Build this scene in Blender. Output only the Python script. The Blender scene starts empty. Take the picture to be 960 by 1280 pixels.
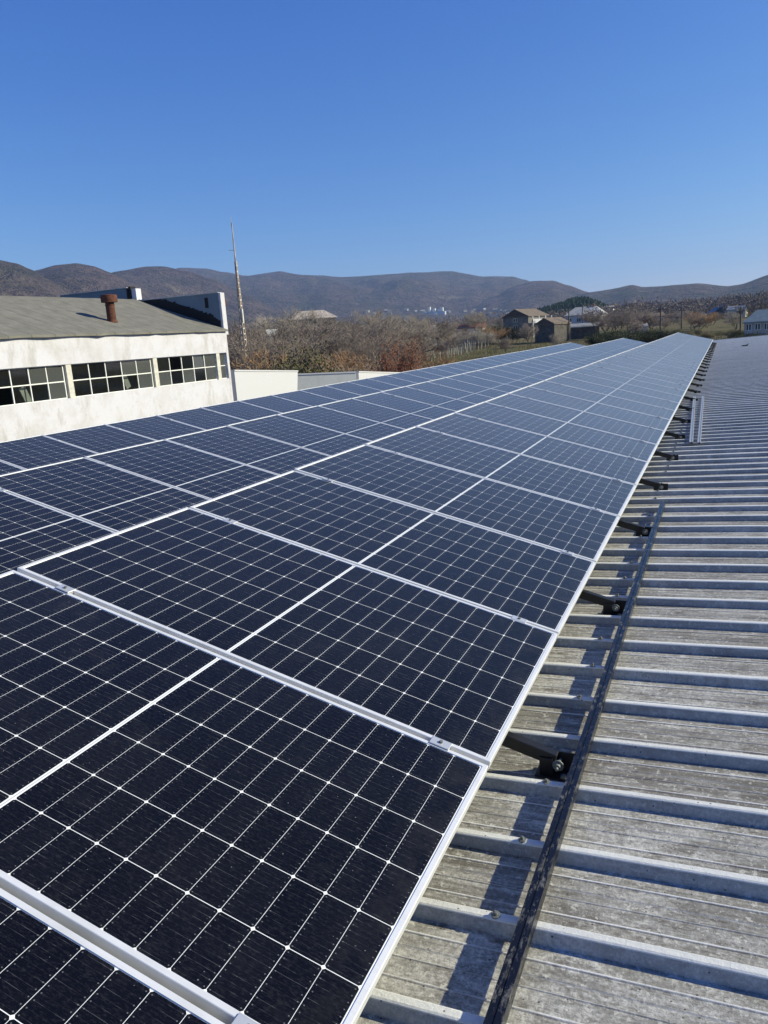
import bpy, bmesh, math, random
from mathutils import Vector, Matrix, noise
random.seed(7)
C = bpy.context.scene.collection
S15, C15 = math.sin(math.radians(15)), math.cos(math.radians(15))
PL, PW, PITCH = 2.094, 1.134, 1.154          # panel length, width, pitch along the row
Z0, RS = -0.2773, 0.043                      # roof plane z = Z0 + RS*x
RIBH, RIBP, RIB0 = 0.043, 0.3447, 0.7556     # ribs of the roof sheets

# ------------------------------------------------------------------ camera
CAM = Vector((0.66484, -1.00975, 1.37544)); F = 953.374
def _rod(r):
    r = Vector(r); t = r.length
    return Matrix.Rotation(t, 3, r.normalized())
RC = _rod((0.233939150, 0.416216081, -0.0187267989)) @ Matrix(((1,0,0),(0,0,-1),(0,1,0)))
def ray(x, y): return RC.transposed() @ Vector(((x-480)/F, (y-640)/F, 1))
def at_x(x, y, X): d = ray(x, y); return CAM + d*((X-CAM.x)/d.x)
def at_y(x, y, Y): d = ray(x, y); return CAM + d*((Y-CAM.y)/d.y)
def at_r(x, y, r):                           # a point at horizontal distance r
    d = ray(x, y); return CAM + d*(r/math.hypot(d.x, d.y))
def az_of(x, y=400):
    d = ray(x, y); return math.atan2(d.x, d.y)
cam = bpy.data.cameras.new('camera'); co = bpy.data.objects.new('camera', cam); C.objects.link(co)
cam.sensor_fit = 'VERTICAL'; cam.sensor_height = 36; cam.lens = F*36/1280
cam.clip_start = 0.05; cam.clip_end = 30000
m3 = Matrix((RC[0], -RC[1], -RC[2])).transposed()
co.matrix_world = Matrix.Translation(CAM) @ m3.to_4x4()
bpy.context.scene.camera = co

# ------------------------------------------------------------------ helpers
class MB:
    def __init__(s): s.v=[]; s.f=[]; s.m=[]; s.mats=[]; s.sm=[]
    def mi(s, mat):
        if mat not in s.mats: s.mats.append(mat)
        return s.mats.index(mat)
    def add(s, vs, fs, mat=None, smooth=False):
        o = len(s.v); s.v += [tuple(p) for p in vs]; k = s.mi(mat) if mat else 0
        for f in fs: s.f.append([o+i for i in f]); s.m.append(k); s.sm.append(smooth)
    def box(s, a, b, mat=None, M=None):
        x0,y0,z0=a; x1,y1,z1=b
        vs=[Vector(p) for p in ((x0,y0,z0),(x1,y0,z0),(x1,y1,z0),(x0,y1,z0),(x0,y0,z1),(x1,y0,z1),(x1,y1,z1),(x0,y1,z1))]
        if M: vs=[M@p for p in vs]
        s.add(vs, [(0,3,2,1),(4,5,6,7),(0,1,5,4),(1,2,6,5),(2,3,7,6),(3,0,4,7)], mat)
    def bbox(s, a, b, mat=None, M=None, c=0.004):    # box with chamfered edges
        bm=bmesh.new(); bmesh.ops.create_cube(bm, size=1)
        for v in bm.verts:
            v.co=Vector(((a[i]+b[i])/2+v.co[i]*(b[i]-a[i]) for i in range(3)))
        bmesh.ops.bevel(bm, geom=bm.edges[:], offset=c, segments=1, affect='EDGES')
        bm.verts.index_update()
        s.add([(M@v.co) if M else v.co.copy() for v in bm.verts], [[v.index for v in f.verts] for f in bm.faces], mat); bm.free()
    def tube(s, p0, p1, r0, r1, n=6, mat=None, cap=True, smooth=True):
        p0=Vector(p0); p1=Vector(p1); d=(p1-p0)
        if d.length<1e-6: return
        d.normalize(); a=d.orthogonal().normalized(); b=d.cross(a)
        vs=[]
        for p,r in ((p0,r0),(p1,r1)):
            for i in range(n):
                t=2*math.pi*i/n; vs.append(p+a*(r*math.cos(t))+b*(r*math.sin(t)))
        fs=[(i,(i+1)%n,n+(i+1)%n,n+i) for i in range(n)]
        s.add(vs, fs, mat, smooth)
        if cap: s.add(vs, [tuple(range(n))[::-1], tuple(range(n,2*n))], mat)
    def build(s, name, mat=None, parent=None):
        me=bpy.data.meshes.new(name); me.from_pydata(s.v, [], s.f)
        ms=s.mats if s.mats and s.mats[0] else [mat]
        for m in ms: me.materials.append(m)
        me.polygons.foreach_set('material_index', s.m); me.polygons.foreach_set('use_smooth', s.sm)
        me.update()
        o=bpy.data.objects.new(name, me); C.objects.link(o)
        if parent: o.parent=parent
        return o
def tag(o, label=None, cat=None, group=None, kind=None):
    if label: o['label']=label
    if cat: o['category']=cat
    if group: o['group']=group
    if kind: o['kind']=kind
    return o
def thing(name, label, cat, loc=(0,0,0), group=None):
    o=bpy.data.objects.new(name, None); o.location=loc; C.objects.link(o); o.empty_display_size=.1
    return tag(o, label, cat, group)
def copy_tree(o, parent=None):
    c=o.copy(); C.objects.link(c)
    if parent: c.parent=parent
    for ch in list(o.children): copy_tree(ch, c)
    return c
ORD=['first','second','third','fourth','fifth','sixth','seventh','eighth','ninth','tenth','eleventh','twelfth','thirteenth','fourteenth','fifteenth','sixteenth','seventeenth','eighteenth','nineteenth']
def ordinal(n):
    if n<20: return ORD[n-1]
    t=['twenty','thirty','forty','fifty'][n//10-2]
    return (t[:-1]+'ieth') if n%10==0 else t+'-'+ORD[n%10-1]

# ------------------------------------------------------------------ materials
class NT:
    def __init__(s, name):
        s.mat=bpy.data.materials.new(name); s.mat.use_nodes=True; s.t=s.mat.node_tree
        s.t.nodes.clear(); s.out=s.n('ShaderNodeOutputMaterial'); s.p=s.n('ShaderNodeBsdfPrincipled')
        s.t.links.new(s.p.outputs[0], s.out.inputs[0])
    def n(s, typ, **kw):
        k=s.t.nodes.new(typ)
        for a,b in kw.items(): setattr(k,a,b)
        return k
    def l(s, a, b): s.t.links.new(a, b)
    def val(s, x, inp):
        if hasattr(x,'is_linked') or hasattr(x,'links'): s.l(x, inp)
        else: inp.default_value=x
    def math(s, op, a, b=0.0, c=None, clamp=False):
        k=s.n('ShaderNodeMath', operation=op, use_clamp=clamp)
        s.val(a,k.inputs[0]); s.val(b,k.inputs[1])
        if c is not None: s.val(c,k.inputs[2])
        return k.outputs[0]
    def coord(s, which='Object', scale=(1,1,1), rot=(0,0,0)):
        tc=s.n('ShaderNodeTexCoord'); mp=s.n('ShaderNodeMapping'); mp.inputs['Scale'].default_value=scale; mp.inputs['Rotation'].default_value=rot
        s.l(tc.outputs[which], mp.inputs[0]); return mp.outputs[0]
    def noise(s, vec, scale, detail=4, rough=.55, lo=None, hi=None):
        k=s.n('ShaderNodeTexNoise'); k.inputs['Scale'].default_value=scale; k.inputs['Detail'].default_value=detail; k.inputs['Roughness'].default_value=rough
        s.l(vec,k.inputs['Vector']); o=k.outputs['Fac']
        if lo is not None: o=s.remap(o,lo,hi)
        return o
    def remap(s, v, lo, hi, a=0., b=1.):
        k=s.n('ShaderNodeMapRange'); k.clamp=True
        s.val(v,k.inputs[0])
        for i,x in enumerate((lo,hi,a,b)): k.inputs[i+1].default_value=x
        return k.outputs[0]
    def mix(s, f, a, b):
        k=s.n('ShaderNodeMix', data_type='RGBA'); s.val(f,k.inputs[0])
        for x,i in ((a,6),(b,7)):
            if isinstance(x,tuple): k.inputs[i].default_value=(*x,1) if len(x)==3 else x
            else: s.l(x,k.inputs[i])
        return k.outputs[2]
    def set(s, **kw):
        nm={'color':'Base Color','rough':'Roughness','metal':'Metallic','spec':'Specular IOR Level','normal':'Normal','alpha':'Alpha','ior':'IOR','trans':'Transmission Weight'}
        for a,b in kw.items():
            i=s.p.inputs[nm[a]]
            if isinstance(b,tuple): i.default_value=(*b,1)
            else: s.val(b,i)
        return s
    def bump(s, h, strength=.3, dist=.01):
        k=s.n('ShaderNodeBump'); k.inputs['Strength'].default_value=strength; k.inputs['Distance'].default_value=dist
        s.l(h,k.inputs['Height']); s.l(k.outputs[0], s.p.inputs['Normal'])
def simple(name, col, rough=.7, metal=0., var=.25, scale=6., spec=.3):
    t=NT(name); v=t.coord(); n=t.noise(v,scale,5,.6,.3,.7)
    t.set(color=t.mix(n, tuple(c*(1-var) for c in col), tuple(min(1,c*(1+var)) for c in col)), rough=rough, metal=metal, spec=spec)
    return t.mat

# --- solar cells: 22 x 6 half cells, local x = -PL..0 (0 = low edge), local y = 0..PW
def make_cells():
    t=NT('solar_cells'); tc=t.n('ShaderNodeTexCoord'); sep=t.n('ShaderNodeSeparateXYZ'); t.l(tc.outputs['Object'],sep.inputs[0])
    X,Y=sep.outputs[0],sep.outputs[1]
    halfL=PL/2
    xs=t.math('ADD',X,halfL)                       # -halfL..halfL
    ax=t.math('ABSOLUTE',xs)
    a=t.math('SUBTRACT',ax,.0065)                  # distance from the middle strip
    cu=.0927; cv=.1836
    pu=t.math('MODULO',t.math('MAXIMUM',a,0.),cu); iu=t.math('FLOOR',t.math('DIVIDE',a,cu))
    y0=t.math('SUBTRACT',Y,(PW-6*cv)/2)
    pv=t.math('MODULO',t.math('MAXIMUM',y0,0.),cv); iv=t.math('FLOOR',t.math('DIVIDE',y0,cv))
    du=t.math('MINIMUM',pu,t.math('SUBTRACT',cu,pu)); dv=t.math('MINIMUM',pv,t.math('SUBTRACT',cv,pv))
    g=t.math('LESS_THAN',t.math('MINIMUM',t.math('SUBTRACT',du,.0006),t.math('SUBTRACT',dv,.0009)),0.)
    ch=t.math('LESS_THAN',t.math('ADD',du,dv),.0068)
    out=t.math('MAXIMUM',t.math('LESS_THAN',a,0.),t.math('GREATER_THAN',a,11*cu))
    out2=t.math('MAXIMUM',t.math('LESS_THAN',y0,0.),t.math('GREATER_THAN',y0,6*cv))
    white=t.math('MAXIMUM',t.math('MAXIMUM',g,ch),t.math('MAXIMUM',out,out2))
    ribbon=t.math('LESS_THAN',ax,.0022)            # grey ribbon inside the middle strip
    # ten fine busbars per cell, solder dots at the cell ends
    pb=t.math('ABSOLUTE',t.math('SUBTRACT',t.math('MODULO',pv,.01836),.00918))
    bar=t.math('LESS_THAN',pb,.00035)
    dot=t.math('MULTIPLY',t.math('LESS_THAN',pb,.0015),t.math('MULTIPLY',t.math('GREATER_THAN',du,.0062),t.math('LESS_THAN',du,.0092)))
    # per cell and per panel tint
    info=t.n('ShaderNodeObjectInfo'); cmb=t.n('ShaderNodeCombineXYZ'); t.l(t.math('MULTIPLY',iu,t.math('SIGN',xs)),cmb.inputs[0]); t.l(iv,cmb.inputs[1]); t.l(t.math('MULTIPLY',info.outputs['Random'],50.),cmb.inputs[2])
    wn=t.n('ShaderNodeTexWhiteNoise'); t.l(cmb.outputs[0],wn.inputs['Vector'])
    base=t.mix(wn.outputs['Value'],(.0022,.0023,.0036),(.0046,.0048,.0066))
    base=t.mix(info.outputs['Random'],base,(.0036,.0038,.0052))
    mp=t.n('ShaderNodeMapping'); t.l(tc.outputs['Object'],mp.inputs[0]); mp.inputs['Scale'].default_value=(75,190,1)
    off=t.n('ShaderNodeVectorMath',operation='ADD'); t.l(mp.outputs[0],off.inputs[0]); t.l(cmb.outputs[0],off.inputs[1])
    fine=t.noise(off.outputs[0],1.,4,.8,.50,.74)
    base=t.mix(t.math('MULTIPLY',fine,.8),base,(.026,.0265,.029))
    brk=t.noise(off.outputs[0],.25,2,.5,.52,.66); base=t.mix(t.math('MULTIPLY',bar,t.math('ADD',.12,t.math('MULTIPLY',brk,.7))),base,(.12,.122,.125))
    base=t.mix(t.math('MULTIPLY',dot,.3),base,(.36,.37,.38))
    vw=t.coord(); off2=t.n('ShaderNodeVectorMath',operation='ADD'); t.l(vw,off2.inputs[0]); t.l(cmb.outputs[0],off2.inputs[1])
    geo=t.n('ShaderNodeNewGeometry')
    dust=t.math('MULTIPLY',t.noise(geo.outputs['Position'],1.7,5,.65,.42,.8),.5)
    base=t.mix(t.math('MULTIPLY',dust,.035),base,(.30,.28,.25))
    smear=t.noise(geo.outputs['Position'],5.5,7,.75,.55,.78)
    base=t.mix(t.math('MULTIPLY',smear,.04),base,(.30,.29,.27))
    edge=t.remap(X,-.16,-.02,0.,1.); base=t.mix(t.math('MULTIPLY',t.math('MULTIPLY',edge,t.noise(geo.outputs['Position'],9,5,.7,.4,.7)),.05),base,(.34,.31,.26))
    vor=t.n('ShaderNodeTexVoronoi'); vor.inputs['Scale'].default_value=34; t.l(geo.outputs['Position'],vor.inputs['Vector'])
    speck=t.math('MULTIPLY',t.math('LESS_THAN',vor.outputs['Distance'],.06),t.math('GREATER_THAN',t.noise(geo.outputs['Position'],60,2),.52))
    base=t.mix(t.math('MULTIPLY',speck,.5),base,(.30,.30,.29))
    col=t.mix(white,base,(.84,.85,.84)); col=t.mix(ribbon,col,(.50,.51,.52))
    rough=t.math('ADD',.20,t.math('MULTIPLY',dust,.10))
    t.set(color=col, rough=rough, spec=.30, ior=1.42)
    nb=t.noise(geo.outputs['Position'],260.,2,.5); nb2=t.noise(geo.outputs['Position'],2.2,2,.5)
    t.p.inputs['Sheen Weight'].default_value=.9; t.p.inputs['Sheen Roughness'].default_value=.25; t.p.inputs['Sheen Tint'].default_value=(1.,.90,.74,1)
    t.bump(nb2,.03,.003)
    return t.mat
M={}
M['cells']=make_cells()
def make_alu(name, col=(.82,.82,.81), rough=.45, metal=.3):
    t=NT(name); v=t.coord(scale=(3,60,60)); n=t.noise(v,2.,4,.6,.3,.7); g=t.n('ShaderNodeNewGeometry'); d=t.noise(g.outputs['Position'],9,4,.6,.45,.75)
    c=t.mix(n,tuple(x*.93 for x in col),col); c=t.mix(t.math('MULTIPLY',d,.25),c,(.42,.41,.38))
    t.set(color=c, rough=rough, metal=metal); return t.mat
M['alu']=make_alu('anodised_aluminium'); M['alu2']=make_alu('clamp_aluminium',(.66,.67,.68),.42,.5)
M['galv']=make_alu('galvanised_steel',(.46,.48,.50),.5,.5)
M['black']=simple('black_steel',(.012,.012,.013),.45,0,.3,30,.4)
M['zinc']=simple('zinc_bolt',(.20,.215,.205),.6,.4,.45,140)
def make_blackrail():
    t=NT('worn_black_rail'); v=t.coord(scale=(1,.35,1)); n=t.noise(v,55,6,.75,.52,.66); n2=t.noise(t.coord(),7,3,.6,.42,.62)
    f=t.math('MULTIPLY',n,n2)
    t.set(color=t.mix(t.math('MULTIPLY',f,.5),(.008,.008,.009),(.42,.41,.38)), rough=t.remap(n,0,1,.26,.6), spec=.5); t.bump(n,.25,.002); return t.mat
M['blackrail']=make_blackrail()
def make_roofmat():
    t=NT('weathered_fibre_cement'); g=t.n('ShaderNodeNewGeometry'); P=g.outputs['Position']
    def mapped(sc):
        mp=t.n('ShaderNodeMapping'); t.l(P,mp.inputs[0]); mp.inputs['Scale'].default_value=sc; return mp.outputs[0]
    fine=t.noise(P,75,6,.80,.38,.62); med=t.noise(P,5.5,7,.74,.36,.64); big=t.noise(mapped((.5,1.1,1)),1.7,3,.6,.40,.62)
    streak=t.noise(mapped((1.1,34,1)),1.6,5,.65,.39,.66); streak2=t.noise(mapped((2.2,95,1)),1.2,4,.7,.5,.72)
    # one tint per pan (row of sheets between two ribs)
    sep=t.n('ShaderNodeSeparateXYZ'); t.l(P,sep.inputs[0])
    idx=t.math('FLOOR',t.math('DIVIDE',t.math('SUBTRACT',sep.outputs[1],RIB0),RIBP)); wn=t.n('ShaderNodeTexWhiteNoise',noise_dimensions='1D'); t.l(idx,wn.inputs['W'])
    c=t.mix(fine,(.20,.194,.175),(.70,.685,.635))
    c=t.mix(t.math('MULTIPLY',med,.45),c,(.55,.53,.475))
    row=t.remap(wn.outputs[0],.35,1.)
    blot=t.noise(mapped((1.,2.1,1)),6.,9,.8,.47,.60)
    c=t.mix(t.math('MULTIPLY',blot,.68),c,(.185,.175,.15))
    c=t.mix(t.math('MULTIPLY',t.math('ADD',t.math('MULTIPLY',streak,big),t.math('MULTIPLY',streak,t.math('MULTIPLY',row,.7)),None,True),.85),c,(.10,.09,.076))
    c=t.mix(t.math('MULTIPLY',streak2,.5),c,(.115,.10,.085))
    c=t.mix(t.math('MULTIPLY',row,.38),c,(.215,.20,.17))
    sc=t.noise(mapped((4,8,1)),1.6,9,.85,.55,.66)   # pale scuffs
    c=t.mix(t.math('MULTIPLY',sc,.75),c,(.80,.78,.71))
    dk=t.noise(mapped((2.2,6,1)),2.1,9,.84,.52,.63)
    c=t.mix(t.math('MULTIPLY',dk,.88),c,(.12,.105,.088))
    lich=t.noise(P,52,4,.7,.58,.64)
    c=t.mix(t.math('MULTIPLY',lich,.65),c,(.70,.68,.60))
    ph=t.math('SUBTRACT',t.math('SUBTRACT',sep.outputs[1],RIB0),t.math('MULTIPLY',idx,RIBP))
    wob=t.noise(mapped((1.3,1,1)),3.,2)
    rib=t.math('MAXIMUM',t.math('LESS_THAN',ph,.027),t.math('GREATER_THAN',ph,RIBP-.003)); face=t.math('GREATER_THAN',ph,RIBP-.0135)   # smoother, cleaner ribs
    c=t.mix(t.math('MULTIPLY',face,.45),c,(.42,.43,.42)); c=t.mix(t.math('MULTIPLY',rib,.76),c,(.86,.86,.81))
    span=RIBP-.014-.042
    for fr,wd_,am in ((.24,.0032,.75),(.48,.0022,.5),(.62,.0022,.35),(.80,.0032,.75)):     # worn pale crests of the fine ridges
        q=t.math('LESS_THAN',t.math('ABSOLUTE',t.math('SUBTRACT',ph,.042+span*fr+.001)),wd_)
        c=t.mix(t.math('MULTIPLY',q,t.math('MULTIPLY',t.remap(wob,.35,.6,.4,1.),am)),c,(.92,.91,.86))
    vor=t.n('ShaderNodeTexVoronoi'); vor.inputs['Scale'].default_value=42; t.l(P,vor.inputs['Vector'])
    pit=t.math('MULTIPLY',t.math('LESS_THAN',vor.outputs['Distance'],.13),t.math('GREATER_THAN',t.noise(P,26,2),.56))
    c=t.mix(t.math('MULTIPLY',pit,.85),c,(.03,.028,.026))
    t.set(color=c, rough=.82, spec=.25)
    t.bump(t.math('ADD',t.math('MULTIPLY',fine,.6),t.math('ADD',t.math('MULTIPLY',med,.5),t.math('MULTIPLY',pit,-1.))),.5,.003)
    return t.mat
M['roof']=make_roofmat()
def make_plaster(name, col, dirt=(.40,.37,.32), amt=.5):
    t=NT(name); g=t.n('ShaderNodeNewGeometry'); P=g.outputs['Position']
    mp=t.n('ShaderNodeMapping'); t.l(P,mp.inputs[0]); mp.inputs['Scale'].default_value=(1.1,1.1,.35)
    run=t.noise(mp.outputs[0],1.3,6,.7,.55,.8); blot=t.noise(P,.9,6,.68,.45,.75); f=t.noise(P,22,4,.6,.3,.7)
    c=t.mix(f,tuple(x*.93 for x in col),col); crk=t.noise(P,3.2,9,.8,.56,.66); c=t.mix(t.math('MULTIPLY',crk,amt*.35),c,dirt); c=t.mix(t.math('MULTIPLY',run,amt*.8),c,dirt); c=t.mix(t.math('MULTIPLY',blot,amt*.5),c,tuple(x*1.15 for x in dirt))
    t.set(color=c, rough=.9, spec=.2); t.bump(t.math('ADD',f,blot),.25,.01); return t.mat
M['white_plaster']=make_plaster('old_white_plaster',(.60,.592,.632),(.33,.31,.285),1.4)
M['white_wall']=make_plaster('cream_white_plaster',(.56,.56,.58),(.5,.48,.42),.3)
M['grey_plaster']=make_plaster('grey_plaster',(.62,.63,.60),(.3,.3,.28),.4)
M['felt']=None
def make_felt():
    t=NT('roofing_felt'); g=t.n('ShaderNodeNewGeometry'); P=g.outputs['Position']
    sep=t.n('ShaderNodeSeparateXYZ'); t.l(P,sep.inputs[0])
    w=t.math('ADD',sep.outputs[1],t.math('MULTIPLY',t.noise(P,.6,2),.25))
    ln=t.math('LESS_THAN',t.math('MODULO',t.math('ADD',w,100.),.95),.035)
    n=t.noise(P,2.2,5,.6,.35,.7); n2=t.noise(P,30,4,.7,.3,.7)
    c=t.mix(n,(.132,.126,.108),(.200,.190,.162)); c=t.mix(t.math('MULTIPLY',n2,.35),c,(.27,.265,.225)); c=t.mix(t.math('MULTIPLY',ln,.75),c,(.07,.065,.052))
    t.set(color=c, rough=.9, spec=.2); t.bump(n,.4,.03); return t.mat
M['felt']=make_felt()
M['rust']=simple('rusty_steel',(.105,.040,.026),.85,.1,.5,9)
M['parapet_shade']=make_plaster('weathered_shaded_parapet',(.20,.25,.28),(.10,.10,.10),.6)  # weathered parapet face, its blue shade put into the colour
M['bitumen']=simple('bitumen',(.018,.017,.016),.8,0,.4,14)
M['white_paint']=simple('white_paint',(.74,.74,.70),.5,0,.12,9)
M['cream']=simple('cream_concrete',(.56,.54,.47),.8,0,.2,7)
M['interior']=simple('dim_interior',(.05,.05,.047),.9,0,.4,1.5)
def make_glass(name,t_dirt):
    t=NT(name); tr=t.n('ShaderNodeBsdfTransparent'); gl=t.n('ShaderNodeBsdfGlossy'); mx=t.n('ShaderNodeMixShader'); fr=t.n('ShaderNodeFresnel')
    tr.inputs[0].default_value=(.55,.60,.60,1); gl.inputs['Roughness'].default_value=.04; gl.inputs[0].default_value=(.9,.95,1,1); fr.inputs[0].default_value=1.5
    df=t.n('ShaderNodeBsdfDiffuse'); df.inputs[0].default_value=(.16,.17,.16,1); m2=t.n('ShaderNodeMixShader')
    m2.inputs[0].default_value=t_dirt; t.l(tr.outputs[0],m2.inputs[1]); t.l(df.outputs[0],m2.inputs[2])
    t.l(fr.outputs[0],mx.inputs[0]); t.l(m2.outputs[0],mx.inputs[1]); t.l(gl.outputs[0],mx.inputs[2]); t.l(mx.outputs[0],t.out.inputs[0]); return t.mat
M['glass']=make_glass('window_glass',.05); M['dirty_glass']=make_glass('dusty_window_glass',.42)
M['bark']=simple('bark',(.105,.085,.070),.95,0,.35,3)
def twigmat(name, a, b):
    t=NT(name); info=t.n('ShaderNodeObjectInfo'); n=t.noise(t.coord(),1.1,3,.6,.3,.7); n2=t.math('ADD',t.math('MULTIPLY',n,.6),t.math('MULTIPLY',info.outputs['Random'],.4))
    t.set(color=t.mix(n2,a,b), rough=.95, spec=.1); return t.mat
M['twig']=twigmat('bare_twigs',(.125,.098,.082),(.36,.305,.262))
M['twig2']=twigmat('pale_twigs',(.22,.195,.165),(.42,.37,.315))
M['orange']=twigmat('rust_red_leaves',(.15,.055,.032),(.26,.11,.06))
M['olive']=twigmat('olive_leaves',(.085,.088,.030),(.17,.155,.06))
M['green']=twigmat('dark_green_leaves',(.020,.032,.014),(.055,.068,.03))
M['pine']=twigmat('pine_needles',(.010,.024,.013),(.030,.052,.027))
M['scrub']=twigmat('dry_scrub',(.20,.115,.070),(.42,.275,.15))
M['wood']=simple('old_wood',(.10,.085,.07),.9,0,.3,4)
M['stake']=simple('concrete_stake',(.40,.37,.32),.9,0,.2,4)

# ------------------------------------------------------------------ ground and hills
TZ=[(0,-5.5),(48,-5.5),(75,-4.2),(100,-3.2),(140,-2.2),(200,-.5),(260,.9),(400,3.0),(800,8.),(1500,14.),(9000,30.)]
def ground_z(x, y):
    r=math.hypot(x,y)
    for (a,za),(b,zb) in zip(TZ,TZ[1:]):
        if r<=b:
            k=(r-a)/(b-a); z=za+(zb-za)*k; break
    else: z=TZ[-1][1]
    if r>70: z+=.35*noise.noise((x*.02,y*.02,3.1))*min(1,(r-70)/60)
    return z
def polar(name, a0, a1, na, rs, zf, mat):
    mb=MB(); n=len(rs)
    for i in range(na+1):
        a=a0+(a1-a0)*i/na
        for r in rs:
            x,y=r*math.sin(a),r*math.cos(a); mb.v.append((x,y,zf(x,y,a,r)))
    for i in range(na):
        for j in range(n-1):
            k=i*n+j; mb.f.append([k,k+n,k+n+1,k+1]); mb.m.append(0); mb.sm.append(True)
    return mb.build(name, mat)
def make_ground():
    t=NT('dry_field'); g=t.n('ShaderNodeNewGeometry'); P=g.outputs['Position']
    big=t.noise(P,.02,4,.6,.40,.60); med=t.noise(P,.14,5,.65,.35,.65); f=t.noise(P,2.5,5,.7,.3,.7)
    c=t.mix(med,(.125,.092,.055),(.20,.165,.095)); c=t.mix(t.math('MULTIPLY',big,.75),c,(.145,.145,.062)); c=t.mix(t.math('MULTIPLY',f,.5),c,(.07,.058,.035))
    t.set(color=c, rough=1., spec=.1); t.bump(f,.6,.2); return t.mat
rs=[0.5]+[12*1.09**i for i in range(74)]
g=polar('ground', -math.pi, math.pi, 180, rs, lambda x,y,a,r: ground_z(x,y), make_ground()); tag(g,kind='structure')
RIDGES=[
 (1800,.30,[(-400,300),(-200,322),(-50,322),(0,329),(20,333),(40,341),(60,352),(90,372),(130,402)]),
 (2300,.28,[(-100,372),(20,351),(45,340),(70,334),(95,332),(115,335),(140,343),(170,358),(210,385),(250,412)]),
 (2800,.28,[(40,390),(110,352),(150,342),(185,337),(205,336),(235,341),(265,352),(300,368),(350,388),(430,412)]),
 (4600,.34,[(160,372),(200,346),(225,338),(255,339),(280,344),(310,348),(335,345),(350,344),(380,347),(430,350),(455,348),(500,345),(540,343),(565,343),(585,346),(605,349),(640,348),(655,352),(680,362),(720,378),(770,394)]),
 (3300,.26,[(560,402),(620,371),(645,358),(665,353),(690,352),(710,358),(735,366.5),(770,380),(820,396)]),
 (2700,.28,[(660,398),(700,379),(735,366.5),(760,363),(790,357),(805,360),(830,359),(870,357),(910,360),(925,358),(960,348),(1050,330),(1200,318),(1500,330)]),
]
RG=[]
for D,w,pts in RIDGES:
    L=[]
    for x,y in pts:
        d=ray(x,y); L.append((math.atan2(d.x,d.y), CAM.z + D*d.z/math.hypot(d.x,d.y)))
    RG.append((D,w,L))
def hill_z(x,y,a,r):
    z=-60.
    for D,w,L in RG:
        if a<L[0][0] or a>L[-1][0]: continue
        for (a0,h0),(a1,h1) in zip(L,L[1:]):
            if a<=a1:
                k=(a-a0)/(a1-a0+1e-9); k=k*k*(3-2*k)*.5+k*.5; h=h0+(h1-h0)*k; break
        q=(r-D)/(w*D); g=math.exp(-q*q)
        sl=1-abs(2*g-1)                                   # strongest half way down
        gul=noise.fractal((a*D*.0016,r*.0007,D*.01),1.,2.,4)*.46*sl
        rid=(1-abs(noise.noise((a*D*.0030+1.7,r*.0011,D))) )*.34*sl
        hh=h*(g+gul*g+rid*g*.6)+ noise.fractal((x*.004,y*.004,1.),1.,2.,3)*5*g
        z=max(z,hh)
    return max(z, 6.+r*.004-(1400-r)*.05 if r<1400 else 8+r*.003)
def make_hillmat():
    t=NT('winter_woods'); g=t.n('ShaderNodeNewGeometry'); P=g.outputs['Position']
    big=t.noise(P,.0016,4,.6,.40,.62); med=t.noise(P,.010,5,.7,.35,.65); f=t.noise(P,.06,4,.75,.32,.68)
    c=t.mix(med,(.085,.064,.056),(.240,.165,.148)); c=t.mix(t.math('MULTIPLY',big,.6),c,(.105,.100,.060)); c=t.mix(t.math('MULTIPLY',f,.45),c,(.05,.042,.040))
    pt=t.noise(P,.0042,4,.6,.62,.70); c=t.mix(t.math('MULTIPLY',pt,.6),c,(.26,.22,.14)); pd=t.noise(P,.0031,5,.65,.56,.66); c=t.mix(t.math('MULTIPLY',pd,.6),c,(.045,.055,.036))
    t.set(color=c, rough=1., spec=.05)
    t.bump(t.math('ADD',f,t.math('MULTIPLY',med,2.)),1.,14.); return t.mat
rs2=[900*1.0144**i for i in range(140)]
hl=polar('hills', math.radians(-66), math.radians(30), 420, rs2, hill_z, make_hillmat()); tag(hl,kind='structure')

# ------------------------------------------------------------------ the hall we stand on
RX0,RX1,RY0,RY1=-9.6,5.0,-3.2,56.8
def rz(x): return Z0+RS*x
hall=thing('factory_hall','long industrial hall with ribbed grey fibre cement roof carrying the solar panels','building',(0,20,-5.5))
hall_inv=Matrix.Translation((0,-20,5.5))
def roof_profile():
    pr=[]; k=math.floor((RY0-RIB0)/RIBP)
    y=RIB0+k*RIBP
    while y<RY1:
        # near top edge at y ; rib ; pan with three fine ridges
        seq=[(-.014,0),(-.002,RIBH-.003),(.003,RIBH),(.022,RIBH),(.027,RIBH-.003),(.042,0)]
        p=.042; end=RIBP-.014; span=end-p
        for fr,kind in ((.24,1),(.48,2),(.62,2),(.80,1)):
            q=p+span*fr
            if kind==1: seq+=[(q-.005,0),(q-.001,.0035),(q+.003,.0035),(q+.006,.0)]
            else: seq+=[(q-.003,0),(q,.0028 if fr<.5 else -.003),(q+.004,0)]
        for a,h in seq:
            if RY0<=y+a<=RY1: pr.append((y+a,h))
        y+=RIBP
    return pr
mb=MB(); pr=roof_profile(); xs=[RX0+(RX1-RX0)*i/28 for i in range(29)]
for x in xs:
    for y,h in pr:
        w=.004*noise.noise((x*.8,y*.8,0))+(.002*noise.noise((x*3,y*5,7)) if h>.02 else 0)
        mb.v.append((x,y-20,rz(x)+h+w+5.5))
n=len(pr)
for i in range(len(xs)-1):
    for j in range(n-1):
        k=i*n+j; mb.f.append([k,k+n,k+n+1,k+1]); mb.m.append(0); mb.sm.append(False)
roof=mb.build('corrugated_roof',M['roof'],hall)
mb=MB()
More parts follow.
